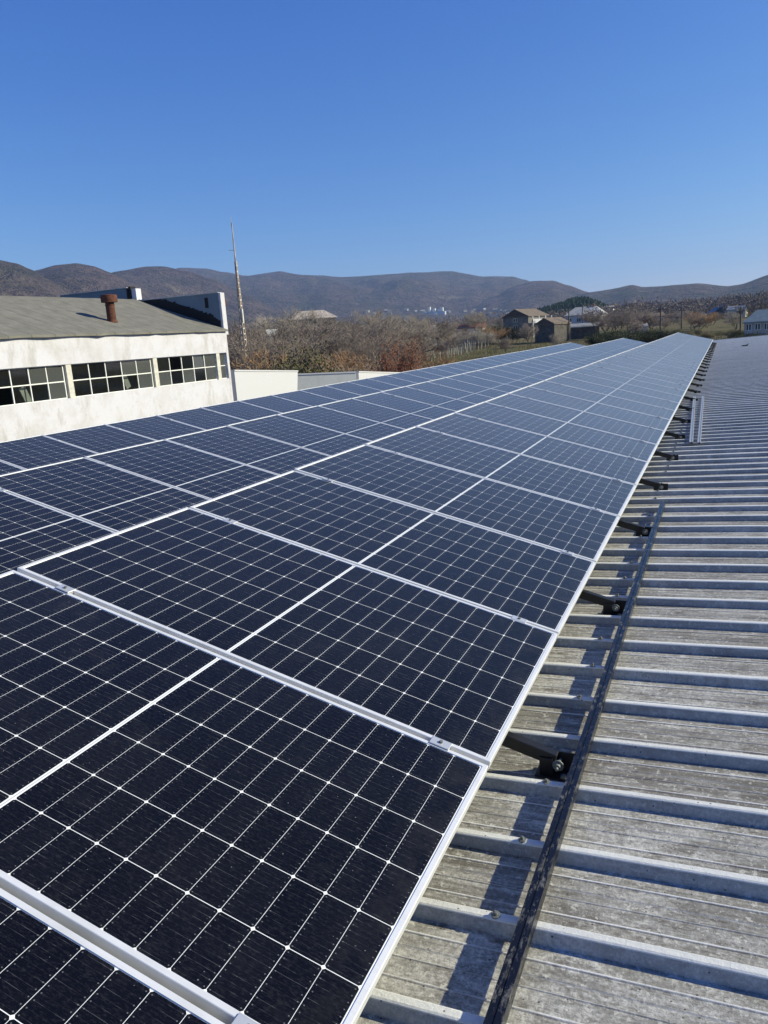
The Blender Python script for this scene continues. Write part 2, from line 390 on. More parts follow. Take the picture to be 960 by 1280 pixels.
for (x0,y0,x1,y1) in ((RX0+.25,RY0+.3,RX1-.25,RY0+.5),(RX0+.25,RY1-.5,RX1-.25,RY1-.3),(RX0+.25,RY0+.5,RX0+.45,RY1-.5),(RX1-.45,RY0+.5,RX1-.25,RY1-.5)):
    a=[(x0,y0,-5.5),(x1,y0,-5.5),(x1,y1,-5.5),(x0,y1,-5.5),(x0,y0,rz(x0)-.03),(x1,y0,rz(x1)-.03),(x1,y1,rz(x1)-.03),(x0,y1,rz(x0)-.03)]
    mb.add([hall_inv@Vector(p) for p in a],[(0,3,2,1),(4,5,6,7),(0,1,5,4),(1,2,6,5),(2,3,7,6),(3,0,4,7)])
mb.build('wall',M['white_plaster'],hall)
mb=MB(); N=20                                   # pale flashing along the far roof edge
for i in range(N):
    x0=RX0+(RX1-RX0)*i/N; x1=RX0+(RX1-RX0)*(i+1)/N
    a=[(x0,RY1-.02,rz(x0)-.06),(x1,RY1-.02,rz(x1)-.06),(x1,RY1+.1,rz(x1)-.06),(x0,RY1+.1,rz(x0)-.06),(x0,RY1-.02,rz(x0)+.07),(x1,RY1-.02,rz(x1)+.07),(x1,RY1+.1,rz(x1)+.07),(x0,RY1+.1,rz(x0)+.07)]
    mb.add([hall_inv@Vector(p) for p in a],[(0,3,2,1),(4,5,6,7),(0,1,5,4),(1,2,6,5),(2,3,7,6),(3,0,4,7)])
mb.build('edge_flashing',M['galv'],hall)
# fixing bolts with washers on the ribs
mb=MB(); mb.tube((0,0,0),(0,0,.004),.014,.013,12); mb.tube((0,0,.004),(0,0,.014),.0065,.006,6); mb.tube((0,0,.0138),(0,0,.016),.003,.0028,6)
bolt=mb.build('roof_bolt',M['zinc'],hall)
k=0
for i in range(-2,44):
    if i%4==3: continue
    b=bolt if k==0 else bolt.copy()
    if k: C.objects.link(b)
    x=.12+random.uniform(-.006,.006); b.location=hall_inv@Vector((x,RIB0+i*RIBP+.012,rz(x)+RIBH)); b.rotation_euler=(random.uniform(-.2,.2),random.uniform(-.2,.2),random.uniform(0,3)); k+=1

# ------------------------------------------------------------------ solar panels
def make_panel():
    root=thing('solar_panel','x','solar panel')
    fw=.0165; fh=.035; w=MB()
    # frame: outer box profile swept round, mitred
    def ring(d, z): return [(-PL+d,d,z),(-d,d,z),(-d,PW-d,z),(-PL+d,PW-d,z)]
    prof=[(0,-fh),(0,-.0015),(.0015,0),(fw-.001,0),(fw,-.0025),(fw,-.0042)]
    for d,z in prof: w.v+=ring(d,z)
    def q(a,b):
        for i in range(4):
            j=(i+1)%4; w.f.append([a*4+i,a*4+j,b*4+j,b*4+i]); w.m.append(0); w.sm.append(False)
    for a in range(len(prof)-1): q(a,a+1)
    o=len(w.v)//4; w.v+=ring(.022,-fh); w.v+=ring(.002,-fh)
    for i in range(4):
        j=(i+1)%4; w.f.append([o*4+j,o*4+i,i,j]); w.m.append(0); w.sm.append(False)
    w.build('frame',M['alu'],root)
    g=MB(); d=fw-.004; g.box((-PL+d,d,-.008),(-d,PW-d,-.0032)); g.build('cell_sheet',M['cells'],root)
    b=MB(); b.box((-PL/2-.05,PW/2-.12,-.026),(-PL/2+.05,PW/2+.12,-.009)); b.build('junction_box',M['black'],root)
    return root
panel0=make_panel()
def row_pos(dx,dz,u,y,w=0): return (dx+u*C15+w*S15, y, dz-u*S15+w*C15)
ROWS=[('right-hand',0.,0.,0.,-1,44),('middle',-2.81593,-.066875,4.36874,-2,37),('left-hand',-5.65205,-.120728,6.47036,-2,34)]
used=False
for rn,dx,dz,y0,i0,i1 in ROWS:
    for i in range(i0,i1):
        p=panel0 if not used else copy_tree(panel0); used=True
        n=i-i0+1
        p.location=(dx,y0+i*PITCH+.01,dz+random.uniform(-.001,.001)); p.rotation_euler=(random.uniform(-.0012,.0012),math.radians(15)+random.uniform(-.0014,.0014),0)
        p['group']='solar panels of the '+rn+' row'
        p['label']='dark solar panel, %s from the near end of the %s row'%(ordinal(n),rn)
# clamps across the seams
def make_clamp():
    r=thing('mid_clamp','x','clamp'); w=MB(); w.bbox((-.035,-.021,.0005),(.035,.021,.0045),None,None,.0012); w.box((-.033,-.0085,-.03),(.033,.0085,.0003)); w.build('clamp_plate',M['alu2'],r)
    w=MB(); w.tube((0,0,.0045),(0,0,.0115),.0068,.0064,10); w.tube((0,0,.0115),(0,0,.0118),.0035,.003,6); w.build('bolt_head',M['zinc'],r); return r
cl0=make_clamp(); used=False
for ri,(rn,dx,dz,y0,i0,i1) in enumerate(ROWS):
    for i in range(i0+1,i1):
        if y0+i*PITCH>26: break
        for u,side in ((-.178,'low'),(-1.82,'high')):
            if ri and side=='low': continue
            c=cl0 if not used else copy_tree(cl0); used=True
            c.location=row_pos(dx,dz,u+random.uniform(-.012,.012),y0+i*PITCH); c.rotation_euler=(0,math.radians(15),random.uniform(-.02,.02))
            c['group']='silver clamps on the seams'
            c['label']='silver clamp at the %s edge of the %s row, %s seam from near'%(side,rn,ordinal(i-i0))
# purlins that carry the panels
for rn,dx,dz,y0,i0,i1 in ROWS:
    ya=y0+i0*PITCH-.05; yb=y0+i1*PITCH+.05
    r=thing('mounting_frame','long black steel mounting frame hidden under the %s row of panels'%rn,'mounting frame',(dx,ya,rz(dx-1)+0))
    inv=Matrix.Translation(-Vector(r.location))
    for u in (-.178,-1.82):
        w=MB(); RM=inv@Matrix.Translation((dx,0,dz))@Matrix.Rotation(math.radians(15),4,'Y')
        w.box((u-.02,ya,-.138),(u+.02,yb,-.0353),None,RM); w.build('purlin',M['galv'],r)
    w=MB()
    y=1.583-1.7235*2
    while y<yb:
        if y>ya:
            px=dx-1.82*C15; top=dz+1.82*S15-.15
            w.box((px-.02,y+.006,rz(px)+.001),(px+.02,y+.046,top),None,inv)
        y+=1.7235
    o=w.build('rear_posts',M['black'],r); o['kind']='stuff'
# legs at the low edge of the right-hand row
def make_leg():
    r=thing('support_leg','x','support leg')
    w=MB(); RM=Matrix.Rotation(math.radians(15),4,'Y')
    # arm: from under the panel down to the foot; local origin on the roof pan at the foot
    topz=-Z0-RS*.147                                # height of the panel plane origin over the foot
    A=Matrix.Translation((-.147,0,topz))@RM
    w.bbox((-2.0,-.02,-.190),(.185,.02,-.141),None,A,.003); w.build('arm',M['black'],r)
    w=MB(); w.bbox((-.085,-.045,.0015),(.065,.035,.0065),None,None,.001); w.bbox((-.07,.0215,.0066),(.06,.0265,.082),None,None,.001); w.bbox((-.07,-.0275,.0066),(-.02,-.0225,.075),None,None,.001); w.build('foot_bracket',M['black'],r)
    w=MB(); w.tube((.0,-.029,.052),(.0,-.0235,.052),.021,.021,18); w.tube((.0,-.044,.052),(.0,-.029,.052),.0125,.0125,6); w.tube((.0,-.058,.052),(.0,-.044,.052),.006,.006,8); w.tube((.0,.0215,.052),(.0,-.03,.052),.006,.006,8)
    w.tube((.02,-.03,.0066),(.02,-.03,.018),.012,.011,6); w.build('bolt',M['zinc'],r); return r
lg0=make_leg(); n=0
for i in range(-1,29):
    y=1.583+i*1.7235
    if y>50.4: break
    l=lg0 if n==0 else copy_tree(lg0); n+=1
    x=.140+random.uniform(-.006,.006); l.location=(x,y,rz(x)+.0035); l.rotation_euler=(0,0,random.uniform(-.015,.015)); l['group']='black legs under the low edge of the right-hand row'
    l['label']='black steel leg with bolted foot, %s from the near end of the row'%ordinal(n)
# loose rails on the roof
def channel(name, label, p0, p1, s, mat, h=None, lipgap=.4, t=.003):
    p0=Vector(p0); p1=Vector(p1); h=h or s; d=p1-p0; L=d.length
    o=thing(name,label,'rail',p0); w=MB(); e=d.normalized(); z=Vector((-RS,0,1)).normalized(); x=e.cross(z).normalized(); z=x.cross(e)
    Mx=Matrix((x,e,z)).transposed().to_4x4(); g=s*lipgap/2
    w.box((-s/2,0,0),(s/2,L,t),None,Mx); w.box((-s/2,0,t),(-s/2+t,L,h),None,Mx); w.box((s/2-t,0,t),(s/2,L,h),None,Mx)
    w.box((-s/2+t,0,h-t),(-g,L,h),None,Mx); w.box((g,0,h-t),(s/2-t,L,h),None,Mx)
    if name=='metal_rail': w.box((-g,.002,h-.006),(g,L-.002,h-.004),None,Mx)
    w.build('channel',mat,o); return o
rt=lambda x,y,h=RIBH+.004:(x,y,rz(x)+h)
channel('metal_rail','worn black steel rail lying on the ribs beside the low panel edge',rt(.222,-.9),rt(.206,5.93),.041,M['blackrail'],.034,.1)
channel('metal_rail','grey galvanised rail lying nearer the panels, left one of the distant pair',rt(.300,9.55),rt(.120,16.0),.046,M['galv'],.03)
channel('metal_rail','grey galvanised rail lying farther from the panels, right one of the distant pair',rt(.395,9.5),rt(.285,15.9),.040,M['galv'],.028)
# dark scrap on the far roof
d=ray(931,432.5); k=(Z0+RS*CAM.x+RIBH-CAM.z)/(d.z-RS*d.x); p=CAM+d*k
w=MB(); w.bbox((-.14,-.08,0),(.14,.08,.05),None,Matrix.Rotation(.3,4,'Z'),.02); w.tube((.05,.02,.03),(.2,.1,.1),.03,.01,6)
o=w.build('scrap',M['black']); o.location=p; tag(o,'small dark scrap lying on the far part of the ribbed roof','scrap')

# ------------------------------------------------------------------ the white building on the left
BX,BY0,BY1=-20.,5.0,28.65
bl=thing('workshop','old white workshop with sloping felt roof and long strip windows','building',(BX,BY1,-5.5)); inv=Matrix.Translation((-BX,-BY1,5.5))
w=MB(); T=.3
zs,zt,ze=.08,1.23,2.22
def bx(x0,x1,y0,y1,z0,z1,mat=None): w.box((x0,y0,z0),(x1,y1,z1),mat,inv)
bx(BX-T,BX,BY0,BY1,-5.5,zs); bx(BX-T,BX,BY0,BY1,zt,ze-.04); bx(BX-T,BX,BY1-.16,BY1,zs,zt); bx(BX-T,BX,BY0,10.4,zs,zt)
XB=-30.; bx(XB,BX-T,BY1-.3,BY1,-5.5,ze); bx(XB,BX-T,BY0,BY0+.3,-5.5,ze)
bx(XB,XB+.3,BY0+.3,BY1-.3,-5.5,ze)
RSL=-.341; ridge=-24.95
w.add([inv@Vector(p) for p in ((BX,BY1,ze),(XB,BY1,ze),(ridge,BY1,ze+RSL*(ridge-BX)),(BX,BY1-.3,ze),(XB,BY1-.3,ze),(ridge,BY1-.3,ze+RSL*(ridge-BX)))],[(0,1,2),(5,4,3),(0,2,5,3),(2,1,4,5)])
w.build('wall',M['white_plaster'],bl)
w=MB()                                         # felt roof with a ragged eave
N=60
def rf(x,y): return 2.20+RSL*(max(x,2*ridge-BX)-BX) if x>ridge else 2.20+RSL*(ridge-BX)-RSL*-1*0-(.341*(ridge-x))
cols=[]
for i in range(N+1):
    y=BY0-.1+(BY1-.02-BY0+.1)*i/N
    e=.10+.05*noise.noise((y*1.9,0,5))+(.035 if int(y*.95)%2 else 0)
    xsx=[BX+e,BX-.4,BX-1.2,BX-2.2,BX-3.4,BX-4.4,ridge,ridge-2.5,XB-.2]
    cols.append([(x,y,rf(x,y)+.07+.018*noise.noise((x*1.2,y*1.2,0))+(-.02*abs(noise.noise((y*2.3,1,5))) if k==0 else 0)) for k,x in enumerate(xsx)])
nn=len(cols[0])
for c in cols: w.v+=[inv@Vector(p) for p in c]
for c in cols: w.v+=[inv@(Vector(p)-Vector((0,0,.075))) for p in c]
o2=len(cols)*nn
for i in range(N):
    for j in range(nn-1):
        k=i*nn+j; w.f+= [[k,k+nn,k+nn+1,k+1],[o2+k,o2+k+1,o2+k+nn+1,o2+k+nn]]; w.m+=[0,0]; w.sm+=[False,False]
    k=i*nn; w.f.append([k,o2+k,o2+k+nn,k+nn]); w.m.append(0); w.sm.append(False)
for i in (0,N):
    for j in range(nn-1): k=i*nn+j; w.f.append([k,k+1,o2+k+1,o2+k]); w.m.append(0); w.sm.append(False)
w.build('felt_roof',M['felt'],bl)
def win(y0,y1,n,cols=None):
    f=MB(); fx=BX-.13
    def b(ya,yb,za,zb,t=.028): f.box((fx-t,ya,za),(fx+t,yb,zb),None,inv)
    b(y0,y1,zs+.002,zs+.03); b(y0,y1,zt-.03,zt-.002)
    st=(y1-y0)/n
    for i in range(n+1): b(y0+st*i-.019,y0+st*i+.019,zs+.03,zt-.03,.020)
    b(y0+.02,y1-.02,.642,.680,.017)
    o=f.build('window_frame',M['white_paint'],bl)
    g=MB(); rg=random.Random(int(y0*10))
    for i in range(n):
        for lo,hi in ((zs+.03,.642),(.680,zt-.03)):
            if rg.random()<.08: continue                       # a pane is missing
            ya,yb=y0+st*i+.019,y0+st*(i+1)-.019; ta,tb=rg.gauss(0,.012),rg.gauss(0,.012)
            g.add([inv@Vector(q) for q in ((fx+ta,ya,lo),(fx-ta,yb,lo),(fx-ta+tb,yb,hi),(fx+ta+tb,ya,hi))],[(0,1,2,3)],M['dirty_glass'] if (i==n-1 or rg.random()<.16) else M['glass'])
    g.build('pane',M['glass'],o)
win(10.5,14.3,5); win(14.6,18.97,6); win(19.33,23.45,5); win(23.82,27.72,5); win(27.98,28.47,1)
for y in (14.45,19.15,23.63,27.85): w=MB(); w.box((BX-.26,y-.12,zs+.001),(BX-.02,y+.12,zt-.001),None,inv); w.build('window_pillar',M['cream'],bl)
for y,zb in ((17.55,.02),(22.3,.30)):
    w=MB(); w.box((-.02,-.13,0),(.02,.13,.55),None,inv@Matrix.Translation((BX-.34,y,zs+zb*.3))@Matrix.Rotation(.38,4,'X')); w.build('loose_casement',M['cream'],bl)
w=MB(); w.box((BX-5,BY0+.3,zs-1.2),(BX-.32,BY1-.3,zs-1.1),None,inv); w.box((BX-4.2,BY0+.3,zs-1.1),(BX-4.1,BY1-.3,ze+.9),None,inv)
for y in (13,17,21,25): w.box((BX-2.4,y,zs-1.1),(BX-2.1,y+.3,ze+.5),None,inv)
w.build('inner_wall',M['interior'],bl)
# stepped parapet on the far gable
w=MB(); pt=.28
def rfz(x): return rf(x,0)+.05
xs_=[-20.2,-21,-22,-23,-24,-24.78]
for a,b in zip(xs_,xs_[1:]):
    w.box((b,BY1+.002,ze-.3),(a,BY1+pt,3.86),None,inv)
w.build('parapet',M['parapet_shade'],bl)
w=MB(); w.box((-29.6,BY1+.003,ze),(-25.35,BY1+pt-.002,4.50),None,inv); w.build('raised_parapet',M['parapet_shade'],bl)
w=MB(); w.box((-20.2+.002,BY1-.02,ze-.2),(-20.09,BY1+pt+.01,3.86),None,inv); w.build('parapet_lit_end',M['white_plaster'],bl); w=MB(); w.box((-25.05,BY1-.05,3.3),(-24.79,BY1+pt+.03,4.44),None,inv); w.build('parapet_lit_end',M['white_plaster'],bl)  # white boxes stand for the parapet's sunlit end faces
w=MB(); w.box((-25.2,BY1-.08,3.6),(-25.07,BY1+pt,4.55),None,inv); w.build('dark_post',M['bitumen'],bl); w=MB(); w.box((-25.34,BY1-.06,3.6),(-25.25,BY1+pt,4.5),None,inv); w.build('dark_post',M['bitumen'],bl)
w=MB()                                          # dark caps and the bitumen upstand with painted-in shadow along the roof edge
w.box((-24.78,BY1-.03,3.862),(-20.21,BY1+pt+.02,3.89),None,inv); w.box((-29.6,BY1-.03,4.502),(-25.35,BY1+pt+.02,4.53),None,inv)
w.build('cap_flashing',M['galv'],bl)
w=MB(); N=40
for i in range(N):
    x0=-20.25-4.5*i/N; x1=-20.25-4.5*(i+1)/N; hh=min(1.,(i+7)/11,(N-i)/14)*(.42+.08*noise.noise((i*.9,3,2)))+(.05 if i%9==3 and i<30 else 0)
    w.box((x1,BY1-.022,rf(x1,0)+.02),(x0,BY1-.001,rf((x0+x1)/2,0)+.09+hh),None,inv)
w.build('bitumen_shadow_band',M['bitumen'],bl)  # black strips cover bitumen and the parapet's shadow band together
w=MB(); w.box((-20.98,BY1-.012,3.25),(-20.80,BY1-.001,3.70),None,inv); w.build('dark_patch',M['bitumen'],bl)
# rusty chimney pipe and its neighbour
def pipe(name,label,base,h,r,cr,ch,tilt=0):
    o=thing(name,label,'chimney',base); w=MB(); w.tube((0,0,-.1),(tilt,0,h-ch+.02),r,r*.95,16); w.tube((0,0,-.02),(0,0,.05),r*1.25,r*1.15,16); w.tube((tilt*.5,0,h*.62),(tilt*.5,0,h*.62+.03),r*1.08,r*1.08,16); w.build('flue',M['rust'],o)
    w=MB(); w.tube((tilt,0,h-ch),(tilt,0,h),cr,cr,20); w.tube((tilt,0,h),(tilt,0,h+.03),cr*.9,cr*.5,20); w.build('cowl',M['rust'],o); return o
pipe('chimney_pipe','rusty brown chimney pipe with wide cowl standing on the felt roof',(-21.33,22.99,2.70),1.02,.175,.31,.27)
pp=at_y(278,379,29.05)
o=thing('vent_pipe','small rusty vent cowl poking out beyond the sunlit end of the parapet','vent',(pp.x-.02,29.05,2.0)); w=MB(); w.tube((0,0,0),(0,0,pp.z-2.0),.06,.06,12); w.build('flue',M['rust'],o); w=MB(); w.tube((-.22,-.1,pp.z-2),(.16,.06,pp.z-1.98),.17,.15,16); w.build('cowl',M['rust'],o)
# low white walls beyond the workshop
def slab(name,label,pa,pb,za,zb,th,mat,lean=0):
    """wall between plan points with a sloping top"""
    pa=Vector(pa); pb=Vector(pb); d=(pb-pa).normalized(); nrm=Vector((-d.y,d.x))*th
    o=thing(name,label,'wall',(pa.x,pa.y,-5.5)); w=MB(); i2=Matrix.Translation((-pa.x,-pa.y,5.5))
    e=pb-d*lean
    for (dz0,dz1,ex,part,m) in ((-99,0,0,'wall_face',mat),(0.002,.07,.03,'coping',M['white_wall'])):
        a=pa-d*0; n0=-nrm.normalized()*ex; n1=nrm+nrm.normalized()*ex; w=MB()
        lo=lambda z,f:(-5.5 if dz0==-99 else z+dz0)
        bq=e if dz0==-99 else pb
        vs=[(a.x+n0.x,a.y+n0.y,lo(za,0)),(bq.x+n0.x,bq.y+n0.y,lo(zb,0)),(bq.x+n1.x,bq.y+n1.y,lo(zb,0)),(a.x+n1.x,a.y+n1.y,lo(za,0)),
            (a.x+n0.x,a.y+n0.y,za+dz1),(pb.x+n0.x,pb.y+n0.y,zb+dz1),(pb.x+n1.x,pb.y+n1.y,zb+dz1),(a.x+n1.x,a.y+n1.y,za+dz1)]
        w.add([i2@Vector(v) for v in vs],[(0,3,2,1),(4,5,6,7),(0,1,5,4),(1,2,6,5),(2,3,7,6),(3,0,4,7)])
        w.build(part,m,o)
    return o
a=at_x(290,462.5,-20.); b=at_x(372,463,-20.)
slab('white_wall','low sunlit white wall joining the right end of the workshop',(a.x,BY1+.3),(b.x,b.y),a.z-.07,b.z-.07,.25,M['white_wall'],1.2)
a=at_y(366,467.5,36.); b=at_y(445,464.5,38.2)
slab('white_wall','greyer half-shaded wall set back between two sunlit white walls',(a.x,36.),(b.x,38.2),a.z-.07,b.z-.07,.25,M['grey_plaster'])
c=at_x(520,466,b.x)
slab('white_wall','farther sunlit white wall just above the edge of the panels',(b.x,38.52),(b.x,c.y),b.z-.065,c.z-.065,.25,M['white_wall'])

# ------------------------------------------------------------------ mast
def mast():
    base=at_y(308.5,462,50.); top=at_y(290,271,50.); gz=ground_z(base.x,50.); H=top.z-gz
    o=thing('lattice_mast','tall slender rusty and white lattice mast rising behind the workshop','mast',(base.x,50.,gz))
    w0=.34; hl=H*.80
    mm=simple('mast_paint',(.44,.36,.29),.7,.1,.5,2.0); wt=simple('mast_white',(.66,.61,.53),.7,0,.3,2)
    wid=lambda z: w0*(1-z/hl)*.5+.04
    for sx,sy in ((-1,-1),(1,-1),(1,1),(-1,1)):
        w=MB(); w.tube((sx*wid(0),sy*wid(0),0),(sx*wid(hl),sy*wid(hl),hl),.056,.042,6); w.build('chord',mm,o)
    w=MB(); z=.2
    while z<hl-.3:
        s=wid(z)
        for (a,b) in (((-1,-1),(1,-1)),((1,-1),(1,1)),((1,1),(-1,1)),((-1,1),(-1,-1))):
            w.tube((a[0]*s,a[1]*s,z),(b[0]*s,b[1]*s,z),.055,.055,4)
        z+=.42
    w.build('batten',wt,o)
    w=MB(); w.tube((0,0,hl-.6),(0,0,H*.97),.06,.035,8); w.tube((0,0,H*.97),(0,0,H),.015,.012,6); w.tube((0,0,H*.955),(0,0,H*.972),.05,.05,8); w.build('rod',mm,o)
    w=MB(); w.tube((-.5,0,H*.855),(0.05,0,H*.85),.02,.02,6); w.build('cross_arm',mm,o)
    w=MB(); w.tube((.18,-.1,H*.52),(.18,-.1,H*.58),.09,.09,8); w.build('antenna',wt,o)
mast()

# ------------------------------------------------------------------ vegetation
def leafquad(w, p, s, rnd):
    a=Vector((rnd.gauss(0,1),rnd.gauss(0,1),rnd.gauss(0,1))).normalized(); b=a.orthogonal().normalized()
    w.add([p+a*s,p+b*s*.6,p-a*s,p-b*s*.6],[(0,1,2,3)])
def bare_tree(seed, H=8., spread=.5, twigs=2600, leaf=None, nleaf=0, mat=None, tw=.022, name='bare_tree', upright=.35, lsz=.16):
    rnd=random.Random(seed); root=thing(name,'x','tree'); wt=MB(); wc=MB(); tips=[]
    def grow(p,d,L,r,lev):
        n=3; q=p
        for k in range(n):
            d=(d+Vector((rnd.gauss(0,.16),rnd.gauss(0,.16),rnd.gauss(.03,.1)))).normalized(); q2=q+d*(L/n); r2=r*(.87 if lev else .9)
            (wt if lev<2 else wc).tube(q,q2,r,r2,6 if lev<2 else 4,None,False)
            if lev>=1: tips.append((q2,d,lev))
            if lev<4 and (lev>0 or k>=1):
                for _ in range(2 if lev<2 else rnd.choice((1,2))):
                    s=spread*rnd.uniform(.7,1.3); nd=(d+Vector((rnd.gauss(0,s),rnd.gauss(0,s),rnd.gauss(upright*.4,.3)))).normalized()
                    grow(q2,nd,L*rnd.uniform(.5,.72),r2*.55,lev+1)
            q,r=q2,r2
        tips.append((q,d,lev))
    ns=rnd.choice((1,1,2,3)) if name=='bare_tree' else rnd.choice((3,4,5))
    for s in range(ns):
        grow(Vector((rnd.gauss(0,.15*(ns-1)),rnd.gauss(0,.15*(ns-1)),-.3)),Vector((rnd.gauss(0,.12+.2*(ns>1)),rnd.gauss(0,.12+.2*(ns>1)),1)).normalized(),H*.46,H*.020/ns**.4,0)
    for k in range(twigs):
        p,d,lev=rnd.choice(tips); nd=(d+Vector((rnd.gauss(0,.6),rnd.gauss(0,.6),rnd.gauss(.25,.5)))).normalized()
        L=H*rnd.uniform(.035,.10); p=p+Vector((rnd.gauss(0,.1),)*3)*.6; m=p+nd*L*.5+Vector((rnd.gauss(0,.05),rnd.gauss(0,.05),rnd.gauss(0,.05)))
        wc.tube(p,m,tw,tw*.7,3,None,False); wc.tube(m,m+(nd+Vector((rnd.gauss(0,.3),rnd.gauss(0,.3),.2)))*L*.5,tw*.7,.003,3,None,False)
    wt.build('trunk',M['bark'],root); wc.build('crown',mat or M['twig'],root)
    if leaf:
        wl=MB()
        for k in range(nleaf):
            p,d,lev=rnd.choice(tips); q=p+Vector((rnd.gauss(0,.35),rnd.gauss(0,.35),rnd.gauss(.1,.3)))*(H/6); leafquad(wl,q,lsz*rnd.uniform(.6,1.3),rnd)
        wl.build('foliage',leaf,root)
    # normalise to the asked height
    zm=max(max((v.co.z for v in c.data.vertices)) for c in root.children); root['_h']=zm
    return root
protos=[bare_tree(11+i,8.,[.5,.62,.45,.7][i%4],2300,mat=[M['twig'],M['twig2']][i==2],tw=.020) for i in range(4)]
shrubs=[bare_tree(31+i,4.,.75,1500,mat=[M['scrub'],M['twig'],M['twig2']][i],tw=.016,name='bare_shrub') for i in range(3)]
leafy=[bare_tree(51,5.,.7,900,M['orange'],8000,M['twig'],.018,'autumn_tree',.35,.065),bare_tree(52,5.,.75,900,M['olive'],8500,M['twig'],.018,'olive_bush',.35,.06),bare_tree(53,4.,.75,300,M['green'],7000,M['twig'],.018,'evergreen_bush',.35,.075)]
usedp=set()
def plant(proto, x, ytop, r, label, cat='tree', group=None, wide=1., ybase=None):
    o=proto if proto.name not in usedp else copy_tree(proto); usedp.add(proto.name)
    a=az_of(x,ytop); X,Y=CAM.x+r*math.sin(a),CAM.y+r*math.cos(a); gz=ground_z(X,Y); top=at_r(x,ytop,r).z
    h=max(1.2,top-gz); s=h/proto['_h']; o.location=(X,Y,gz); o.scale=(s*wide,s*wide,s); o.rotation_euler=(0,0,random.uniform(0,6.28)); tag(o,label,cat,group)
    return o
G1='bare trees of the thicket behind the white walls'
rnd=random.Random(3)
TH='leafless grey-brown tree tangled in the thicket behind the low white walls'
for x,yt,r in [(300,398,70),(318,402,95),(336,396,82),(352,404,66),(358,398,110),(388,398,105),(404,400,84),(418,397,100),(452,398,92),(468,390,108),(478,400,80),(500,399,110),(512,404,95),(526,402,125),(344,408,60),(372,412,72),(395,406,125),(430,404,120),(458,408,70),(310,412,60),(462,386,135),(492,394,140),(306,392,130),(347,390,132),(365,393,128),(396,394,135),(426,390,118),(485,388,132),(520,396,150),(534,398,160),(436,404,76)]:
    plant(rnd.choice(protos),x,yt-6+rnd.uniform(-4,7),r*rnd.uniform(.95,1.05),TH,group=G1,wide=rnd.uniform(1.1,1.7))

plant(protos[1],440,394,88,'large bare spreading tree standing out in the middle of the thicket',wide=1.35)
plant(leafy[0],491,406,53,'rust-red tree still in leaf at the right end of the thicket','tree',wide=.48)
plant(leafy[0],507,424,92,'small rust-red bush low beside the vineyard stakes','bush',wide=.7)
plant(leafy[1],377,408,49,'rounded olive-green bush in front of the bare thicket','bush',wide=.75)
plant(leafy[1],349,430,52,'low dark olive bush left of the rounded one','bush',wide=.75)
plant(leafy[1],548,402,165,'yellow-green leafy bush behind the vineyard stakes','bush',wide=.9)
plant(protos[2],468,388,120,'tall pale bare tree rising above the right end of the thicket',wide=1.2)
for k in range(34):
    x=742+k*6.4+rnd.uniform(-3,3); plant(rnd.choice(protos+shrubs[1:]),x,rnd.uniform(385,396),rnd.uniform(160,300),'bare brown tree standing among the village houses','tree','bare trees among the village houses',rnd.uniform(1.1,1.7))
G2='bare shrubs along the foot of the thicket'
for k in range(30):
    x=292+k*7.6+rnd.uniform(-4,4); plant(rnd.choice(shrubs),x,rnd.uniform(430,450),rnd.uniform(56,80),'low leafless reddish-brown shrub along the foot of the thicket','bush',G2,rnd.uniform(.9,1.4))
for k in range(16):
    x=505+k*8+rnd.uniform(-4,4); plant(rnd.choice(shrubs),x,rnd.uniform(404,420),rnd.uniform(150,185),'bare hedgerow shrub between vineyard and field','bush','bare hedgerow shrubs',rnd.uniform(1,1.5))
for x,yt,r,wd in [(566,397,190,1.2),(583,386,185,1.25),(548,398,170,1.2),(610,398,230,1.1),(629,386,215,1.2)]:
    plant(rnd.choice(protos),x,yt,r,'bare tree standing in the hedgerow left of the brown-roofed house','tree','bare hedgerow trees',wd)
for x,yt,r in [(620,400,175),(634,402,172),(646,406,168),(611,406,176),(602,410,170)]:
    plant(leafy[2],x,yt,r,'dark green evergreen bush left of the brown-roofed house','bush','evergreen bushes by the house',1.2)
plant(shrubs[1],632,417,125,'small bare sapling in the grass field near the panels, leftmost of two','tree',wide=.8)
plant(shrubs[1],660,399,150,'bare fruit tree in front of the brown-roofed house','tree',wide=1.0)
plant(shrubs[2],695,411,128,'small pale sapling in the grass field in front of the stone barn','tree',wide=.7)
for x,yt,r,wd in [(758,388,190,1.4),(772,383,178,1.6),(784,380,185,1.5),(797,384,180,1.5),(806,388,200,1.3),(840,388,240,1.2),(852,392,250,1.2),(862,386,235,1.2),(747,392,210,1.2)]:
    plant(rnd.choice(protos),x,yt,r,'bare grey tree in the row behind the dark hedge','tree','bare trees behind the hedge',wd)
for x,yt,r,wd in [(876,388,180,1.4),(884,389,195,1.4),(905,394,230,1.2),(938,390,240,1.3)]:
    plant(shrubs[0],x,yt,r,'brown bare tree in front of the blue-grey gabled house','tree','brown trees by the gabled house',wd)
for k in range(16):
    plant(leafy[2],752+k*5.2,rnd.uniform(405,410),rnd.uniform(118,132),'dark green clipped bush of the hedge beyond the far panel end','bush','bushes of the dark hedge',1.25)
for k in range(7):
    plant(leafy[1],846+k*13,rnd.uniform(408,412),rnd.uniform(125,150),'low olive bush in the rough grass beyond the roof end','bush','olive bushes in the rough grass',1.4)
for k in range(6):
    plant(leafy[2],930+k*9,rnd.uniform(408,411),rnd.uniform(100,108),'dark bush in front of the pale house at the right edge','bush','dark bushes by the pale house',1.3)
for o in protos+shrubs+leafy: del o['_h']
for o in list(bpy.data.objects):
    if '_h' in o: del o['_h']
